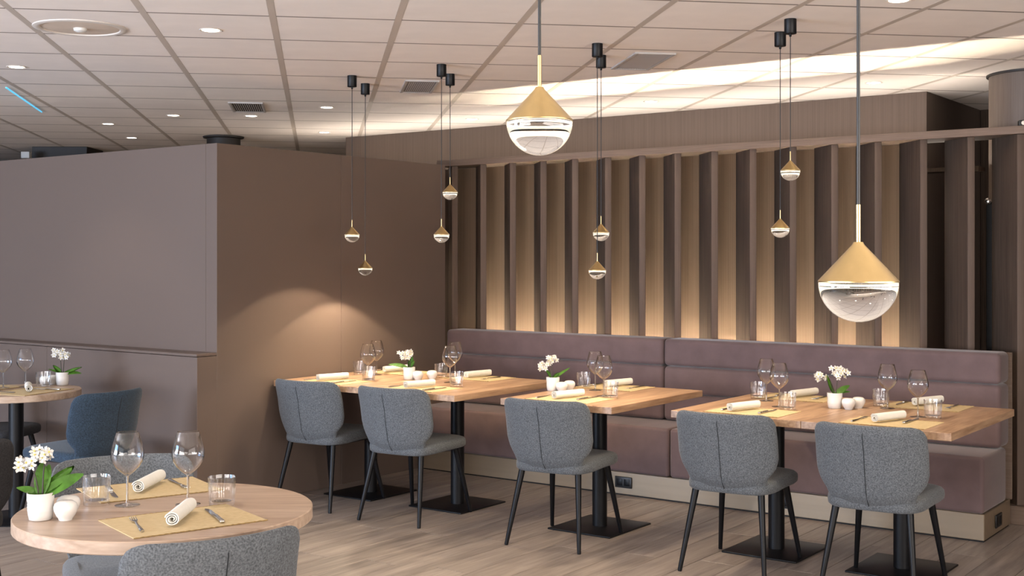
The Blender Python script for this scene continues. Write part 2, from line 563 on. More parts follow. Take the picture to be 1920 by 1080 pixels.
# ------------------------------------------------------------------ wall behind the screen, room shell
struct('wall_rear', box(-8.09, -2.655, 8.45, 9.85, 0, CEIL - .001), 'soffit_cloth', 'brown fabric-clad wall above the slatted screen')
struct('wall_far', box(X0, X1, Y1R - .1, Y1R, 0, CEIL), 'wall_plain')
struct('wall_side', box(X0, X0 + .1, Y0R, Y1R, 0, CEIL), 'wall_plain')
struct('wall_right', box(X1 - .1, X1, Y0R, Y1R, 0, CEIL), 'wall_plain')
struct('wall_niche', box(-2.65, 1.0, 9.75, 9.85, 0, CEIL - .001), 'slat_wood')
wf = struct('wall_front', None, None, 'wall behind the camera with two windows')
for a, b, z0, z1 in ((X0, -9.5, 0, CEIL), (-5.7, -4.5, 0, CEIL), (-.7, X1, 0, CEIL), (-9.5, -5.7, 0, .4), (-9.5, -5.7, 2.5, CEIL), (-4.5, -.7, 0, .4), (-4.5, -.7, 2.5, CEIL)):
    obj('wall_section', box(a, b, Y0R - .1, Y0R, z0, z1), 'wall_plain', wf)
w = struct('window_3')  # unseen frames added to go with the right-hand fill
for q in (-1.7, 1.2, 4.1):
    obj('window_frame', box(X1 - .16, X1 - .11, q - .03, q + .03, .4, 2.5), 'black_metal', w)
for n, a, b in ((1, -9.5, -5.7), (2, -4.5, -.7)):  # the second window is added for the neutral fill
    w = struct('window_%d' % n)
    for q in (a + .03, (a + b) / 2, b - .03):
        obj('window_frame', box(q - .03, q + .03, Y0R - .08, Y0R - .02, .4, 2.5), 'black_metal', w)
    for i in range(2):
        xa = a + .06 if i == 0 else (a + b) / 2 + .03
        xb = (a + b) / 2 - .03 if i == 0 else b - .06
        obj('window_pane', box(xa, xb, Y0R - .055, Y0R - .045, .4, 2.5), 'window_pane', w)

# ------------------------------------------------------------------ columns
c = thing('column', 'dark round column with flared cap rising behind the partition corner', 'column', (-8.96, 7.72, 0))
obj('shaft', lathe([(0, 0), (.155, 0), (.155, CEIL - .022), (0, CEIL - .022)], 32), 'dark_column', c)
obj('cap', lathe([(0, CEIL - .021), (.185, CEIL - .016), (.19, CEIL - .003), (0, CEIL - .003)], 32), 'dark_column', c)
c = thing('column', 'dark square column behind the far left end of the partition', 'column', (-11.25, 7.62, 0), math.radians(36))
obj('shaft', box(-.28, .28, -.25, .25, 0, CEIL - .002, .003, 1), 'dark_column', c)
d = tag(obj('wall_box', box(-.042, .042, -.03, .03, -.032, .032, .004), 'box_white', None, (-11.19, 7.10, 2.555), math.radians(36)), 'small white electrical box on the dark square column', 'box')
c = thing('column', 'wood veneered round column at the right behind the slats', 'column', (-1.859, 8.045, 0))
obj('shaft', lathe([(0, 0), (.27, 0), (.27, CEIL - .014), (0, CEIL - .014)], 48), 'column_veneer', c)
obj('cap', lathe([(0, CEIL - .013), (.285, CEIL - .013), (.285, CEIL - .002), (0, CEIL - .002)], 48), 'dark_column', c)

# ------------------------------------------------------------------ bench
bn = thing('bench', 'long mauve velvet bench with padded back along slatted wall', 'bench', (0, 0, 0))
BX0, BX1 = -5.79, -1.83
XS, XB = -3.73, -3.955
pl = obj('plinth', box(BX0, BX1, 6.80, 7.33, .008, .15, .003, 1), 'plinth_metal', bn)
obj('plinth_foot', box(BX0 + .005, BX1 - .006, 6.812, 7.32, 0, .008), 'black_metal', bn)
for a, b in ((BX0, XS - .003), (XS + .003, BX1)):
    obj('seat_cushion', box(a, b, 6.785, 7.25, .151, .456, .022, 4), 'velvet', bn)
for a, b in ((BX0, XB - .002), (XB + .002, BX1)):
    for i in range(3):
        z0 = .459 + i * .1785
        bm = box_bm(a, b, 7.115, 7.315, z0, z0 + .1765, .030, 5)
        obj('back_roll', bm_mesh(bm, True, 70), 'velvet', bn)
obj('back_board', box(BX0, BX1 + .012, 7.3165, 7.334, .151, .985, .002, 1), 'slat_rail', bn)
def socket(parent, loc, rotz):
    s = obj('socket_plate', box(-.062, .062, -.008, 0, -.036, .036, .004), 'black_plastic', parent, loc, rotz)
    for q in (-.027, .027):
        obj('socket_insert', box(q - .020, q + .020, -.0105, -.008, -.022, .022, .002), 'black_metal', s)
socket(bn, (-2.985, 6.7995, .085), 0)
socket(bn, (-4.065, 6.7995, .085), 0)
socket(bn, (-1.8295, 7.07, .075), PI / 2)

# ------------------------------------------------------------------ chairs
def ring_loft(sections, cap=True):
    bm = bmesh.new()
    rs = [[bm.verts.new(p) for p in s] for s in sections]
    n = len(rs[0])
    for A, B in zip(rs[:-1], rs[1:]):
        for k in range(n):
            bm.faces.new((A[k], A[(k + 1) % n], B[(k + 1) % n], B[k]))
    if cap:
        bm.faces.new(rs[0]); bm.faces.new(rs[-1])
    return bm

def interp(tbl, t):
    for (t0, v0), (t1, v1) in zip(tbl[:-1], tbl[1:]):
        if t <= t1:
            k = (t - t0) / (t1 - t0); k = k * k * (3 - 2 * k) * .5 + k * .5
            return v0 + (v1 - v0) * k
    return tbl[-1][1]

def back_center(z):        # y of the mid surface
    return interp([(.40, -.205), (.47, -.245), (.62, -.275), (.79, -.315)], z)
def make_back():
    W = [(.405, .165), (.43, .195), (.465, .198), (.495, .222), (.53, .244), (.57, .253), (.66, .254), (.735, .252), (.760, .244), (.777, .226), (.784, .195)]
    T = [(.405, .006), (.42, .020), (.50, .025), (.74, .022), (.765, .017), (.779, .010), (.784, .003)]
    zs = [.405, .415, .43, .45, .475, .495, .52, .545, .57, .61, .66, .70, .735, .752, .765, .774, .780, .784]
    secs = []
    n = 44
    for z in zs:
        w, t, yc = interp(W, z), interp(T, z), back_center(z)
        s = []
        for k in range(n):
            a = 2 * PI * k / n
            ca, sa = math.cos(a), math.sin(a)
            x = w * math.copysign(abs(ca) ** .48, ca)
            y = t * math.copysign(abs(sa) ** .75, sa)
            s.append((x, yc + y + 1.35 * x * x, z))
        secs.append(s)
    return bm_mesh(ring_loft(secs), True)
def make_seat():
    secs = []
    n = 48
    for z, g in ((.402, -.022), (.404, -.010), (.412, -.002), (.430, 0), (.446, -.002), (.456, -.010), (.461, -.022), (.4625, -.05)):
        s = []
        for k in range(n):
            a = 2 * PI * k / n
            ca, sa = math.cos(a), math.sin(a)
            x = (.232 + g) * math.copysign(abs(ca) ** .45, ca)
            y = (.245 + g) * math.copysign(abs(sa) ** .45, sa)
            x *= 1 + .05 * (y / .245)
            s.append((x, y + .015, z - .012 * max(0, -y / .245)))
        secs.append(s)
    return bm_mesh(ring_loft(secs), True)
BACK_ME, SEAT_ME = make_back(), make_seat()
def seam_mesh():
    pts = []
    for i in range(13):
        z = .415 + i * .0295
        pts.append((0, back_center(z) - interp([(.405, .018), (.5, .0245), (.74, .0215), (.784, .008)], z), z))
    return tube(pts, .0022, 6)
SEAM_ME = seam_mesh()
LEG_ME = {}
for sx in (-1, 1):
    for sy in (-1, 1):
        LEG_ME[(sx, sy)] = tube([(sx * .165, sy * .175, .404), (sx * .214, sy * .266, .006), (sx * .2145, sy * .267, 0)], [.0175, .0105, .009], 12)
def frame_mesh():
    bm = bmesh.new()
    for sy in (-1, 1):
        tube_into(bm, [(-.166, sy * .172, .394), (.166, sy * .172, .394)], .009, 8)
    for sx in (-1, 1):
        tube_into(bm, [(sx * .164, -.172, .394), (sx * .164, .172, .394)], .009, 8)
    return bm_mesh(bm, True, 60)
FRAME_ME = frame_mesh()
def chair(label, loc, deg, fabric='chair_fabric', group='upholstered dining chairs'):
    t = thing('dining_chair', label, 'chair', (loc[0], loc[1], 0), math.radians(deg), group)
    def part(name, me, mat):
        if fabric != 'chair_fabric' and mat == fabric:
            me = me.copy(); me.materials.clear()
        return obj(name, me, mat, t)
    part('seat', SEAT_ME, fabric)
    bk = part('backrest', BACK_ME, fabric)
    obj('seam', SEAM_ME, 'seam_dark', bk)
    obj('seat_frame', FRAME_ME, 'black_metal', t)
    for k in LEG_ME:
        obj('leg', LEG_ME[k], 'black_metal', t)
    return t
chair('grey-blue chair nearest the brown partition, first along the bench', (-5.43, 5.535), 5)
chair('grey-blue chair in front of the right half of the partition-side table', (-4.735, 5.535), 5)
chair('grey chair alone at the small middle table', (-3.687, 5.55), 7)
chair('grey chair at the left half of the long right-hand table', (-2.672, 5.60), 5)
chair('grey chair at the right end, half cut by the bottom edge', (-1.955, 5.60), 3)
chair('grey chair closest to the camera, its back toward us at the near round table', (-2.808, 2.279), 70.6)
chair('grey chair on the far side of the near round table, its top edge showing', (-3.625, 2.712), -118.8)
chair('navy chair beside the ledge wall at the far round table', (-6.09, 4.20), 97, 'chair_fabric_navy')
chair('dark chair seat half hidden behind the far round table pole', (-7.25, 4.35), -62, 'chair_fabric_dark')
chair('dark grey chair cut off by the left edge of the photo', (-4.972, 2.766), 66, 'chair_fabric_dark')

# ------------------------------------------------------------------ tables
def square_table(label, x0, x1, y0, y1, bx, by, mark=False):
    cx, cy = (x0 + x1) / 2, (y0 + y1) / 2
    t = thing('dining_table', label, 'table', (bx, by, 0), 0, 'oak bench tables')
    obj('tabletop', box(x0 - bx, x1 - bx, y0 - by, y1 - by, .714, .75, .0018, 1), 'table_oak', t)
    obj('pedestal', lathe([(0, .008), (.042, .008), (.042, .705), (0, .705)], 28), 'black_metal', t)
    obj('top_bracket', box(-.16, .16, -.16, .16, .702, .7135, .002, 1), 'black_metal', t)
    obj('base_plate', box(-.205, .205, -.225, .225, 0, .010, .004), 'black_metal', t)
    return t
square_table('oak table pushed against the brown partition', -5.785, -5.056, 5.39, 6.43, -5.44, 5.915)
square_table('oak table joined to the right of the partition-side table', -5.054, -4.325, 5.39, 6.43, -4.745, 5.945)
square_table('single oak table for two in the middle of the bench', -4.04, -3.325, 5.44, 6.455, -3.70, 5.925)
square_table('left half of the long oak table at the right', -3.02, -2.326, 5.515, 6.59, -2.665, 6.005)
square_table('right half of the long oak table, nearest the bench end', -2.324, -1.625, 5.515, 6.59, -2.0, 5.99)
def round_table(label, x, y, r, plate):
    t = thing('round_table', label, 'table', (x, y, 0), math.radians(36), 'round oak tables')
    obj('tabletop', lathe([(0, .712), (r - .003, .712), (r, .715), (r, .747), (r - .003, .75), (0, .75)], 96), 'round_oak', t)
    obj('pedestal', lathe([(0, .008), (.042, .008), (.042, .705), (0, .705)], 28), 'black_metal', t)
    obj('top_bracket', box(-.16, .16, -.16, .16, .70, .7115, .002, 1), 'black_metal', t)
    obj('base_plate', lathe([(0, 0), (plate, 0), (plate, .006), (plate - .006, .010), (0, .010)], 40), 'black_metal', t)
round_table('large round oak table in the left foreground', -3.087, 2.434, .444, .26)
round_table('small round oak table at the far left edge by the ledge', -6.58, 4.11, .362, .24)

# ------------------------------------------------------------------ tableware
TZ = .7502
# napkin: a rolled cloth, spiral section
def napkin_mesh(ln=.215, r=.021, rot=0.):
    bm = bmesh.new()
    turns, n, th = 2.6, 54, .0034
    pin, pout = [], []
    for i in range(n + 1):
        k = i / n
        a = rot + k * turns * 2 * PI
        rad = .005 + (r - .005) * k
        for lst, rr in ((pin, rad - th / 2), (pout, rad + th / 2)):
            lst.append((math.cos(a) * rr, r + .0017 + math.sin(a) * rr * .93))
    loop = pout + pin[::-1]
    segs = 8
    rows = []
    for s in range(segs + 1):
        yy = -ln / 2 + ln * s / segs
        jit = 1 + .02 * math.sin(s * 2.1)
        rows.append([bm.verts.new((x * jit, yy + .004 * math.sin(x * 160), z)) for x, z in loop])
    m = len(loop)
    for A, B in zip(rows[:-1], rows[1:]):
        for k in range(m):
            bm.faces.new((A[k], A[(k + 1) % m], B[(k + 1) % m], B[k]))
    N = n + 1
    for R in (rows[0], rows[-1]):
        for i in range(n):
            bm.faces.new((R[i], R[i + 1], R[m - 2 - i], R[m - 1 - i]))
    return bm_mesh(bm, True, 50)
NAP = napkin_mesh(rot=-.9)
# place mat
def mat_mesh(w, h):
    return box(-w / 2, w / 2, -h / 2, h / 2, 0, .0022, .0008, 1)
MAT_ME = mat_mesh(.40, .29)
MAT_HEM = None
def hem_mesh(w, h, s):
    bm = bmesh.new()
    tube_into(bm, [(-w / 2 + w * i / 48, s * (h / 2 + .0010), .0018 + .0005 * math.sin(i * 2.4)) for i in range(49)], [.0013 + .0006 * (i % 2) for i in range(49)], 6)
    return bm_mesh(bm)
HEM_ME = [hem_mesh(.40, .29, s) for s in (-1, 1)]
# cutlery (lies along y, handle at -y)
def fork_meshes():
    bm = bmesh.new()
    tube_into(bm, [(0, -.095, .0042), (0, -.06, .0045), (0, .0, .0042), (0, .028, .007), (0, .038, .006)], [.0062, .0055, .0036, .0030, .0035], 8)
    for v in bm.verts:
        v.co.z = .0042 + (v.co.z - .0042) * .62
    h = bm_mesh(bm, True, 60)
    bm = bmesh.new()
    b = bmesh.ops.create_cube(bm, size=1)
    for v in b['verts']:
        v.co = Vector((v.co.x * (.020 if v.co.y > 0 else .010), .052 + v.co.y * .026, .0045 + v.co.z * .002))
    for i in range(4):
        x = -.0085 + i * .00567
        tube_into(bm, [(x, .063, .0045), (x, .085, .0040), (x, .103, .0062)], [.0016, .0014, .0009], 6)
    return h, bm_mesh(bm, True, 40)
FORK_H, FORK_T = fork_meshes()
def knife_meshes():
    h = bm_mesh(box_bm(-.0072, .0072, -.115, -.012, .0008, .0092, .0032, 2), True, 50)
    bm = bmesh.new()
    outline = [(-.0065, -.012), (.0065, -.012), (.0092, .03), (.0090, .075), (.004, .098), (-.004, .105), (-.0065, .10)]
    lo = [bm.verts.new((x, y, .0010)) for x, y in outline]; hi = [bm.verts.new((x, y, .0030)) for x, y in outline]
    bm.faces.new(lo[::-1]); bm.faces.new(hi)
    for i in range(len(outline)):
        j = (i + 1) % len(outline)
        bm.faces.new((lo[i], lo[j], hi[j], hi[i]))
    return h, bm_mesh(bm)
KN_H, KN_B = knife_meshes()
# glasses
def wine_meshes():
    bowl = [(.0045, .092), (.010, .096), (.022, .106), (.036, .120), (.046, .136), (.0505, .152), (.0498, .168), (.045, .190), (.0385, .212), (.0335, .228), (.0322, .228), (.0372, .211), (.0437, .190), (.0485, .168), (.0492, .152), (.0448, .137), (.035, .1215), (.021, .108), (.008, .0985), (0, .0978)]
    stem = [(.0042, .0925), (.0034, .085), (.0031, .05), (.0033, .02), (.0050, .009), (.0050, .008)]
    foot = [(0, 0), (.037, 0), (.0385, .0012), (.037, .0022), (.020, .0040), (.0085, .0070), (.0050, .0085), (0, .0088)]
    return lathe(bowl, 40, angle=80), lathe(stem, 16, angle=80), lathe(foot, 40, angle=60)
W_BOWL, W_STEM, W_FOOT = wine_meshes()
def tumbler_meshes():
    def mod(a, z):
        return 1 + (.030 * math.sin(11 * a + 55 * z) * math.sin(11 * a - 55 * z) if .012 < z < .080 else 0)
    outer = [(.036, .0), (.0385, .002), (.0390, .008)] + [(.0392 + .0035 * k / 14, .010 + .080 * k / 14) for k in range(15)]
    inner = [(.0405, .0905), (.0395, .080), (.0375, .04), (.0355, .018), (.030, .0145), (0, .0140)]
    wall = bm_mesh(lathe_bm(outer + inner, 66, mod))
    base = lathe([(0, .0146), (.026, .0148), (.0295, .0155), (.026, .0152), (0, .0151)], 40)
    return wall, base
T_WALL, T_BASE = tumbler_meshes()
# shakers
SHK = lathe([(0, 0), (.019, 0), (.020, .003), (.0205, .005), (.027, .014), (.0335, .029), (.0345, .039), (.031, .049), (.022, .0555), (.010, .0575), (0, .0578)], 36, angle=60)
SHK_HOLES = None
def holes_mesh():
    bm = bmesh.new()
    for x, y in ((0, 0), (.006, .0), (-.003, .0052), (-.003, -.0052)):
        r = bmesh.ops.create_circle(bm, cap_ends=True, radius=.0011, segments=8)
        for v in r['verts']:
            v.co = Vector((v.co.x + x, v.co.y + y, .0583))
    return bm_mesh(bm)
SHK_HOLES = holes_mesh()
# orchid
POT = lathe([(0, 0), (.028, 0), (.0325, .002), (.0355, .018)] + [(.0365 + (.0010 if k % 2 else -.0002), .026 + k * .0042) for k in range(7)] + [(.0385, .060), (.0385, .080), (.0362, .080), (.036, .070), (0, .068)], 40, angle=60)
SOIL = lathe([(0, .0725), (.020, .0720), (.0355, .0692)], 24)
def flower_mesh():
    bm = bmesh.new()
    for k in range(5):
        a = 2 * PI * k / 5 + .2
        w = .0042 if k % 2 else .0052
        L = .0155
        pts = [(0, 0, 0), (w * .8, L * .4, .002), (w, L * .7, .0035), (0, L * 1.05, .0015), (-w, L * .7, .0035), (-w * .8, L * .4, .002)]
        ca, sa = math.cos(a), math.sin(a)
        vs_ = [bm.verts.new((x * ca - y * sa, x * sa + y * ca, z)) for x, y, z in pts]
        c_ = bm.verts.new((-L * .6 * sa, L * .6 * ca, .0005))
        for i in range(6):
            bm.faces.new((vs_[i], vs_[(i + 1) % 6], c_))
    return bm_mesh(bm, True)
FLW = flower_mesh()
CORE = lathe([(0, 0), (.0022, .001), (.0028, .004), (.0015, .007), (0, .0075)], 10)
def leaf_mesh(L, w, droop, up):
    bm = bmesh.new()
    n = 9
    rows = []
    for i in range(n):
        k = i / (n - 1)
        x = L * k
        z = up * L * math.sin(min(1, k * 1.25) * PI / 2) - droop * L * k * k
        ww = w * (math.sin(PI * (.08 + .90 * k)) ** .7)
        rows.append([bm.verts.new((x, -ww, z + ww * .28)), bm.verts.new((x, 0, z)), bm.verts.new((x, ww, z + ww * .28))])
    for A, B in zip(rows[:-1], rows[1:]):
        for k in range(2):
            bm.faces.new((A[k], A[k + 1], B[k + 1], B[k]))
    bmesh.ops.solidify(bm, geom=bm.faces, thickness=.0010)
    return bm_mesh(bm, True)
def orchid(label, x, y, stems, leaves, seed, fl=9):
    rnd = random.Random(seed)
    t = thing('potted_orchid', label, 'plant', (x, y, TZ), 0, 'white orchids in ribbed pots')
    obj('pot', POT, 'ceramic', t); obj('soil', SOIL, 'soil', t)
    cdeg = math.degrees(YAW)
    for lf in leaves:         # heading measured from the viewer's right, length, half width, droop, rise, roll
        deg, L, w, dr, up = lf[:5]
        obj('leaf', leaf_mesh(L, w, dr, 0), 'leaf_green', t, (0, 0, .068), rot=Matrix.Rotation(math.radians(deg) + YAW, 3, 'Z').__matmul__(Matrix.Rotation(-math.atan(up), 3, 'Y')).__matmul__(Matrix.Rotation(math.radians(lf[5] if len(lf) > 5 else 0), 3, 'X')).to_euler())
    for (dx, dz, cx, cz, spread) in stems:     # stem top offset, cluster centre, in the viewer's right direction
        rx, ry = math.cos(YAW), math.sin(YAW)
        pts = []
        for i in range(7):
            k = i / 6
            s = dx * k ** 1.5 + (.006 if dx >= 0 else -.006)
            pts.append((rx * s, ry * s, .068 + dz * math.sin(k * PI / 2 * .95)))
        obj('flower_stem', tube(pts, [.0026 - .0011 * i / 6 for i in range(7)], 7), 'stem_dark', t)
        for i in range(int(fl * 1.5)):
            px = cx + rnd.uniform(-1, 1) * spread; pz = cz + rnd.uniform(-1, 1) * spread * .62
            pd = rnd.uniform(-.02, .02)
            ang = (rnd.uniform(.9, 1.7), rnd.uniform(-.5, .5), YAW + rnd.uniform(-.7, .7))
            f = obj('flower', FLW, 'petal_white', t, (rx * px - math.sin(YAW) * pd, ry * px + math.cos(YAW) * pd, .068 + pz), rot=ang)
            obj('flower_core', CORE, 'flower_core', f)
    return t

def wine(label, x, y):
    t = thing('wine_glass', label, 'wine glass', (x, y, TZ), 0, 'stemmed wine glasses')
    for n, me in (('bowl', W_BOWL), ('stem', W_STEM), ('foot', W_FOOT)):
        obj(n, me, 'crystal' if n == 'stem' else 'wine_glass_clear', t)
def tumbler(label, x, y, rz=0.):
    t = thing('tumbler', label, 'glass', (x, y, TZ), rz, 'patterned water tumblers')
    obj('wall', T_WALL, 'tumbler_glass', t); obj('base', T_BASE, 'tumbler_glass', t)
def shaker(label, x, y):
    t = thing('shaker', label, 'shaker', (x, y, TZ), 0, 'white ceramic shakers')
    obj('body', SHK, 'ceramic', t); obj('holes', SHK_HOLES, 'seam_dark', t)
MZ = TZ + .0027
def napkin(label, x, y, deg, z=MZ):
    tag(obj('napkin', NAP, 'napkin_cloth', None, (x, y, z), math.radians(deg)), label, 'napkin', 'rolled white napkins')
def mat(label, x, y, deg):
    t = thing('placemat', label, 'placemat', (x, y, TZ), math.radians(deg), 'golden woven placemats')
    obj('weave', MAT_ME, 'placemat_weave', t); [obj('hem', h_, 'placemat_hem', t) for h_ in HEM_ME]
def fork(label, x, y, deg, z=MZ):
    t = thing('fork', label, 'fork', (x, y, z), math.radians(deg), 'steel forks')
    obj('handle', FORK_H, 'steel', t); obj('tines', FORK_T, 'steel', t)
def knife(label, x, y, deg, z=MZ):
    t = thing('knife', label, 'knife', (x, y, z), math.radians(deg), 'steel knives')
    obj('handle', KN_H, 'steel', t); obj('blade', KN_B, 'steel', t)

def setting(tab, seat, mx, my, deg, nap, fk, kn, nap_deg=-13):
    """one place: mat centre, then napkin, fork, knife centres; deg = chair facing"""
    mat('golden woven placemat on %s, %s' % (tab, seat), mx, my, deg)
    if nap:
        napkin('rolled white napkin on %s, %s' % (tab, seat), nap[0], nap[1], nap_deg)
    if fk:
        fork('steel fork on %s, %s' % (tab, seat), fk[0], fk[1], deg + (fk[2] if len(fk) > 2 else 0))
    if kn:
        knife('steel knife on %s, %s' % (tab, seat), kn[0], kn[1], deg + (kn[2] if len(kn) > 2 else 0))

T1, T2, T3 = 'the partition-side table', 'the small middle table', 'the long right-hand table'
# partition-side table
setting(T1, 'left chair side', -5.43, 5.56, 0, (-5.48, 5.605), (-5.60, 5.57), (-5.33, 5.56), -14)
setting(T1, 'right chair side', -4.72, 5.57, 0, (-4.75, 5.59), (-4.89, 5.57), (-4.61, 5.57), -10)
setting(T1, 'left bench side', -5.50, 6.27, 180, (-5.54, 6.28), (-5.40, 6.27), (-5.68, 6.27), -8)
setting(T1, 'right bench side', -4.84, 6.27, 180, (-4.86, 6.30), (-4.73, 6.27), (-5.00, 6.25), -8)
wine('wine glass left of the orchid on the partition-side table, chair side', -5.335, 5.774)
wine('wine glass left of the orchid on the partition-side table, bench side', -5.509, 6.045)
wine('wine glass right of the shakers on the partition-side table, chair side', -4.80, 5.94)
wine('wine glass right of the shakers on the partition-side table, bench side', -5.0, 6.24)
tumbler('tumbler left of the orchid on the partition-side table, chair side', -5.275, 5.715)
tumbler('tumbler left of the orchid on the partition-side table, bench side', -5.60, 5.98, .4)
tumbler('tumbler right of the shakers on the partition-side table, bench side', -5.052, 6.16, .9)
tumbler('tumbler right of the shakers on the partition-side table, chair side', -4.61, 5.765, .2)
shaker('left white shaker on the partition-side table', -5.065, 5.945)
shaker('right white shaker on the partition-side table', -5.02, 6.03)
# middle table
setting(T2, 'chair side', -3.71, 5.63, 0, (-3.735, 5.655), (-3.865, 5.63), (-3.63, 5.70), -13)
setting(T2, 'bench side', -3.83, 6.29, 180, (-3.835, 6.35), (-3.70, 6.33), (-3.98, 6.29), -13)
wine('wine glass on the small middle table, bench side', -3.832, 6.088)
wine('wine glass on the small middle table, chair side', -3.631, 5.857)
tumbler('tumbler beside the shakers on the small middle table, bench side', -3.975, 6.185, .3)
tumbler('tumbler at the front right of the small middle table', -3.545, 5.79, .8)
shaker('left white shaker on the small middle table', -3.945, 5.905)
shaker('right white shaker on the small middle table', -3.955, 6.00)
# long right-hand table
setting(T3, 'left chair side', -2.66, 5.70, 0, (-2.715, 5.72), (-2.80, 5.74), (-2.585, 5.73), -15)
setting(T3, 'right chair side', -1.955, 5.70, 0, (-1.98, 5.74), (-2.11, 5.70), (-1.892, 5.80), -18)
setting(T3, 'left bench side', -2.72, 6.42, 180, (-2.71, 6.48), (-2.605, 6.46), (-2.835, 6.37), -13)
setting(T3, 'right bench side', -2.02, 6.43, 180, (-2.035, 6.50), (-1.90, 6.47), (-2.165, 6.49), -20)
wine('wine glass at the left of the long right-hand table, bench side', -2.799, 6.177)
wine('wine glass at the left of the long right-hand table, chair side', -2.635, 5.972)
wine('wine glass right of the shakers on the long right-hand table, bench side', -2.158, 6.235)
wine('rightmost wine glass, on the long right-hand table', -1.922, 5.986)
tumbler('tumbler at the left of the long right-hand table, bench side', -2.885, 6.255, .5)
tumbler('tumbler at the left of the long right-hand table, chair side', -2.54, 5.86, .1)
tumbler('tumbler right of the shakers on the long right-hand table, bench side', -2.215, 6.30, .7)
tumbler('rightmost tumbler, on the long right-hand table', -1.845, 5.97, .3)
shaker('left white shaker on the long right-hand table', -2.305, 6.08)
shaker('right white shaker on the long right-hand table', -2.285, 6.165)
orchid('white orchid on the partition-side table, long leaf to the left', -5.13, 5.935,
       [(-.020, .085, -.030, .088, .036), (.004, .085, -.004, .10, .022)], [(182, .130, .015, .45, .50, -50), (62, .080, .017, -.2, 1.6, 20), (12, .060, .017, -.1, 1.3, 40)], 3, 11)
orchid('white orchid on the small middle table, one thin leaf to the right', -4.02, 5.925,
       [(-.030, .070, -.048, .076, .028), (-.004, .105, -.004, .112, .028)], [(20, .125, .009, .05, .62, 45), (165, .065, .013, -.1, 1.1, -40), (20, .050, .012, -.1, .9, 45)], 5, 9)
orchid('white orchid with two dark stems on the long right-hand table', -2.38, 6.085,
       [(-.050, .095, -.072, .095, .026), (.020, .105, .022, .110, .046)], [(172, .11, .015, -.3, 1.5, -45), (12, .100, .016, .2, .70, 45), (4, .085, .012, .3, .45, 30)], 8, 11)
# near round table
RT1 = 'the near round table'
setting(RT1, 'near side', -2.905, 2.350, 73, (-2.915, 2.352), (-2.945, 2.22, -12), (-2.875, 2.44, -11), 37)
setting(RT1, 'far side', -3.385, 2.60, 250, (-3.405, 2.615), (-3.375, 2.708, -1), (-3.43, 2.485, -8), 33)
wine('left wine glass on the near round table', -3.227, 2.395)
wine('right wine glass on the near round table', -3.085, 2.515)
tumbler('left tumbler on the near round table, beside the orchid', -3.315, 2.345, .3)
tumbler('right tumbler on the near round table', -2.985, 2.565, .8)
shaker('front white shaker beside the orchid on the near round table', -3.195, 2.155)
shaker('back white shaker beside the orchid on the near round table', -3.255, 2.205)
orchid('white orchid with broad green leaves on the near round table', -3.26, 2.115,
       [(-.028, .090, -.042, .096, .026), (.010, .115, .008, .122, .024)], [(8, .135, .023, .06, .55, 55), (30, .125, .021, .0, .85, 40), (176, .080, .014, .35, .60, -35), (100, .100, .020, .1, 5.0, 8), (60, .095, .019, .1, 3.2, 30)], 11, 9)
# far round table
RT2 = 'the far left round table'
setting(RT2, 'right place', -6.44, 4.11, 105, (-6.47, 4.12), (-6.50, 3.97), (-6.45, 4.21), 58)
setting(RT2, 'left place', -6.80, 4.04, 285, (-6.66, 4.03), None, (-6.68, 3.98), 58)
wine('left wine glass on the far left round table', -6.73, 4.12)
wine('right wine glass on the far left round table', -6.70, 4.245)
tumbler('tumbler in front of the orchid on the far left round table', -6.60, 4.30, .3)
shaker('left white shaker by the orchid on the far left round table', -6.665, 4.355)
shaker('right white shaker by the orchid on the far left round table', -6.70, 4.43)
orchid('white orchid with dark leaves on the far left round table', -6.60, 4.43,
       [(-.016, .12, -.030, .130, .030), (.010, .115, .014, .112, .022)], [(8, .12, .016, .0, .35, 35), (168, .080, .014, -.1, .75, -40), (-6, .11, .016, .25, .22, 40), (185, .09, .010, .1, .45, -30)], 21, 10)

# ------------------------------------------------------------------ pendants
PR = .047
CONE = lathe([(.0055, .0475), (.0075, .044), (PR, .0012), (PR, 0), (PR - .002, 0), (PR - .003, .0015), (.005, .042)], 40, angle=35)
STEM_B = lathe([(0, .044), (.0028, .044), (.0028, .092), (0, .092)], 12)
GLASS = lathe([(0, -.0005)] + [(PR - .001, -.0005)] + [((PR - .0005) * math.cos(a), -.001 - .047 * math.sin(a)) for a in [i * PI / 2 / 14 for i in range(0, 14)]] + [(0, -.048)], 48, angle=50)
RING = lathe([(.037, -.0030), (.0425, -.0030), (.0425, -.0048), (.037, -.0048)], 40, closed=True)
CANOPY = lathe([(0, CEIL), (.029, CEIL), (.029, CEIL - .068), (.0275, CEIL - .070), (0, CEIL - .070)], 32)
NUB = lathe([(0, CEIL - .0695), (.006, CEIL - .0695), (.006, CEIL - .082), (.003, CEIL - .084), (0, CEIL - .084)], 12)
def pendant(label, x, y, z, power=9.):
    t = thing('pendant_lamp', label, 'pendant lamp', (x, y, 0), 0, 'brass cone pendant lamps')
    # rim of the cone at height z
    obj('shade', CONE, 'brass', t, (0, 0, z)); obj('stem', STEM_B, 'brass', t, (0, 0, z))
    g = obj('glass_lens', GLASS, 'pendant_glass', t, (0, 0, z))
    obj('light_ring', RING, 'ring_glow', t, (0, 0, z))
    obj('cord', tube([(0, 0, z + .0915), (0, 0, CEIL - .0835)], .0022, 8), 'black_plastic', t)
    cn = obj('canopy', CANOPY, 'black_metal', t)
    obj('cord_grip', NUB, 'black_metal', cn)
    spot('pendant_light', t, (0, 0, z - .055), power, 122, .16, WARM, .025)
    return t
PP = 24.
pendant('pendant at the far left of the row, the higher of the pair by the partition', -5.327, 5.62, 1.668, PP * 1.3)
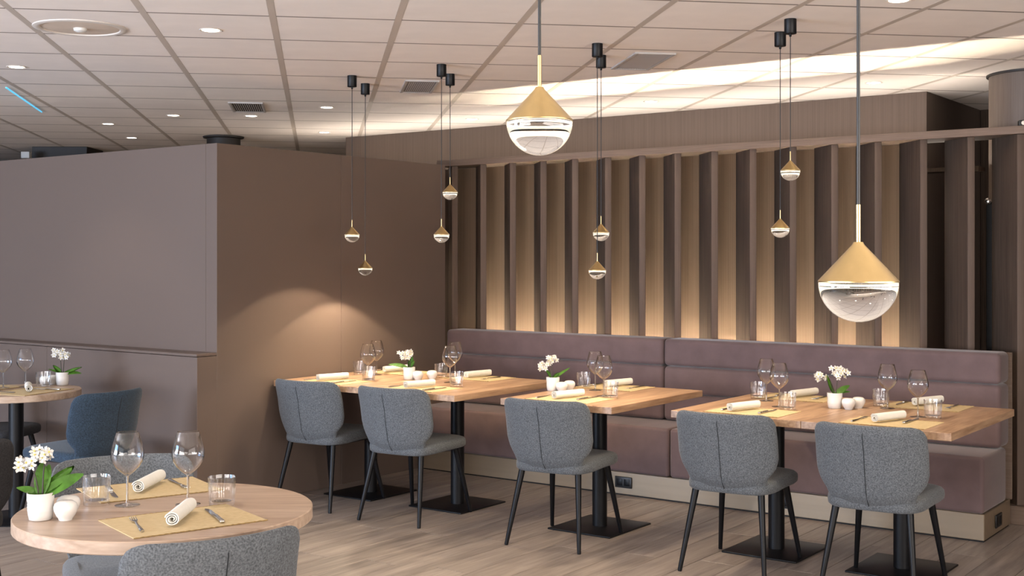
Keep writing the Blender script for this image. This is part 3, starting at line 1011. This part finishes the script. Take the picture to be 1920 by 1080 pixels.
pendant('lowest pendant of the pair by the partition', -5.501, 5.928, 1.456, PP * 1.3)
pendant('lower pendant of the pair in front of the slatted corner', -4.594, 5.605, 1.66, PP)
pendant('higher pendant of the pair in front of the slatted corner', -4.79, 5.928, 1.93, PP)
pendant('lower pendant above the small middle table', -3.48, 5.549, 1.457, PP)
pendant('upper pendant above the small middle table', -3.664, 5.882, 1.665, PP)
pendant('upper pendant above the long right-hand table', -2.379, 5.521, 1.938, PP)
pendant('lower pendant above the long right-hand table', -2.561, 5.817, 1.672, PP)
pendant('large-looking close pendant at the top centre of the photo', -.982, 1.414, 1.712, PP * .6)
pendant('large-looking close pendant at the right of the photo', -.529, 1.427, 1.492, PP * .6)

# ------------------------------------------------------------------ ceiling fittings
def downlight(label, x, y, power=0., angle=95, r=.042):
    t = thing('downlight', label, 'ceiling light', (x, y, CEIL), 0, 'round recessed downlights')
    obj('trim_ring', lathe([(r, -.001), (r + .012, -.0045), (r + .016, -.001)], 32), 'lamp_white', t)
    obj('lens', lathe([(0, -.003), (r, -.003)], 28), 'downlight_glow', t)
    if power:
        spot('downlight_beam', t, (0, 0, -.02), power, angle, .5, (1.0, .86, .68), .04)
DP = 34.
for lb, x, y, p in (
        ('downlight at the upper left, right of the large round fitting', -4.828, 4.077, DP),
        ('downlight at the far left edge of the ceiling', -6.688, 4.18, DP * .6),
        ('downlight behind the left partition top, middle of three', -7.945, 6.331, DP * 3.5),
        ('downlight behind the left partition, leftmost and nearer', -8.894, 6.408, DP * 3.5),
        ('downlight behind the left partition, lowest in the photo', -9.736, 7.274, DP * 3.5),
        ('downlight left of the partition-side pendants', -6.589, 6.678, DP * 3.5),
        ('downlight just above the partition top, left of the pendants', -7.917, 7.991, DP * 3.5),
        ('downlight beside the small square vent', -7.472, 6.721, DP * 3.5),
        ('downlight over the slatted screen, left of the central pendant', -6.184, 7.938, DP * .8),
        ('downlight over the slatted screen, middle', -4.44, 7.814, DP * .8),
        ('downlight over the slatted screen, right', -2.802, 7.833, DP * .8),
        ('downlight cut by the top edge of the photo', -1.816, 5.392, DP * .6)):
    downlight(lb, x, y, p)
for lb, x, y in (('downlight over the aisle in front of the partition-side table, out of view', -3.6, 3.9), ('downlight over the aisle in front of the long table, out of view', -2.3, 4.2),
                 ('downlight beyond the right edge near the bench end, out of view', -.6, 5.2), ('downlight above the camera position, out of view', -.6, .2),
                 ('downlight above the near round table, out of view', -3.3, 2.2), ('downlight left of the near round table, out of view', -5.6, 1.6),
                 ('downlight right of the camera, out of view', 1.4, 2.6)):
    downlight(lb, x, y, DP)
t = thing('ceiling_lamp', 'large round recessed ceiling fitting at the upper left', 'ceiling light', (-5.305, 3.66, CEIL))
obj('rim', lathe([(.185, .001), (.190, -.006), (.205, -.009), (.222, -.004), (.224, .001)], 64), 'lamp_white', t)
obj('dish', lathe([(.186, -.001), (.15, -.0035), (.06, -.0045), (0, -.0045)], 64), 'lamp_dish', t)
obj('hub', lathe([(.032, -.0045), (.030, -.016), (.018, -.022), (0, -.023)], 32), 'box_white', t)
def vent(label, x, y, la, lb):
    t = thing('air_vent', label, 'vent', (x, y, CEIL), TROT, 'rectangular ceiling vents')
    for a0, a1, b0, b1 in ((-la / 2, la / 2, -lb / 2, -lb / 2 + .018), (-la / 2, la / 2, lb / 2 - .018, lb / 2), (-la / 2, -la / 2 + .018, -lb / 2 + .018, lb / 2 - .018), (la / 2 - .018, la / 2, -lb / 2 + .018, lb / 2 - .018)):
        obj('frame', box(a0, a1, b0, b1, -.010, .001, .002, 1), 'vent_grey', t)
    obj('backing', box(-la / 2 + .018, la / 2 - .018, -lb / 2 + .018, lb / 2 - .018, -.002, .0005), 'ceiling_void', t)
    n = 14
    sl = box(-la / 2 + .02, la / 2 - .02, -.0045, .0045, -.0075, -.0055)
    for i in range(n):
        b = -lb / 2 + .018 + (lb - .036) * (i + .5) / n
        obj('slat', sl, 'vent_grey', t, (0, b, 0), rot=(math.radians(35), 0, 0))
vent('grey air vent left of the pendant by the partition', -7.055, 6.31, .56, .25)
vent('grey air vent behind the pair of pendants left of centre', -5.29, 6.22, .56, .22)
vent('grey air vent right of the central pendant', -3.57, 6.18, .58, .235)

# ------------------------------------------------------------------ small fittings at the right
t = thing('security_camera', 'small black camera on top of the slatted wall rail', 'camera', (-1.79, 7.44, RT_), math.radians(25))
obj('body', box(-.022, .022, -.02, .03, 0, .036, .006), 'black_plastic', t)
obj('lens', lathe([(0, 0), (.010, 0), (.012, .004), (.012, .008), (0, .008)], 20), 'steel', t, (0, -.0205, .018), rot=(PI / 2, 0, 0))
t = thing('door_knob', 'round knob on a dark post seen between the right slats', 'knob', (-2.068, 7.70, 0))
obj('post', box(.012, .05, -.02, .03, 0, 1.86, .003, 1), 'black_metal', t)
obj('knob', lathe([(0, -.02), (.012, -.017), (.02, -.004), (.018, .008), (.008, .014), (.007, .03), (0, .03)], 24), 'steel', t, (.03, -.05, 1.862), rot=(-PI / 2, 0, 0))
t = thing('floor_uplight', 'small warm uplight on the sill behind the rightmost slats', 'lamp', (-1.655, 7.545, .104))
obj('body', lathe([(0, 0), (.03, 0), (.03, .03), (.026, .03), (.024, .024), (0, .024)], 24), 'black_metal', t)
obj('lens', lathe([(0, .026), (.025, .026)], 24), 'uplight_glow', t)
g0, g1 = Vector((-7.53, 4.63, CEIL - .0055)), Vector((-8.57, 5.57, CEIL - .0055))  # blue reflection on the ceiling, drawn as a glowing tube
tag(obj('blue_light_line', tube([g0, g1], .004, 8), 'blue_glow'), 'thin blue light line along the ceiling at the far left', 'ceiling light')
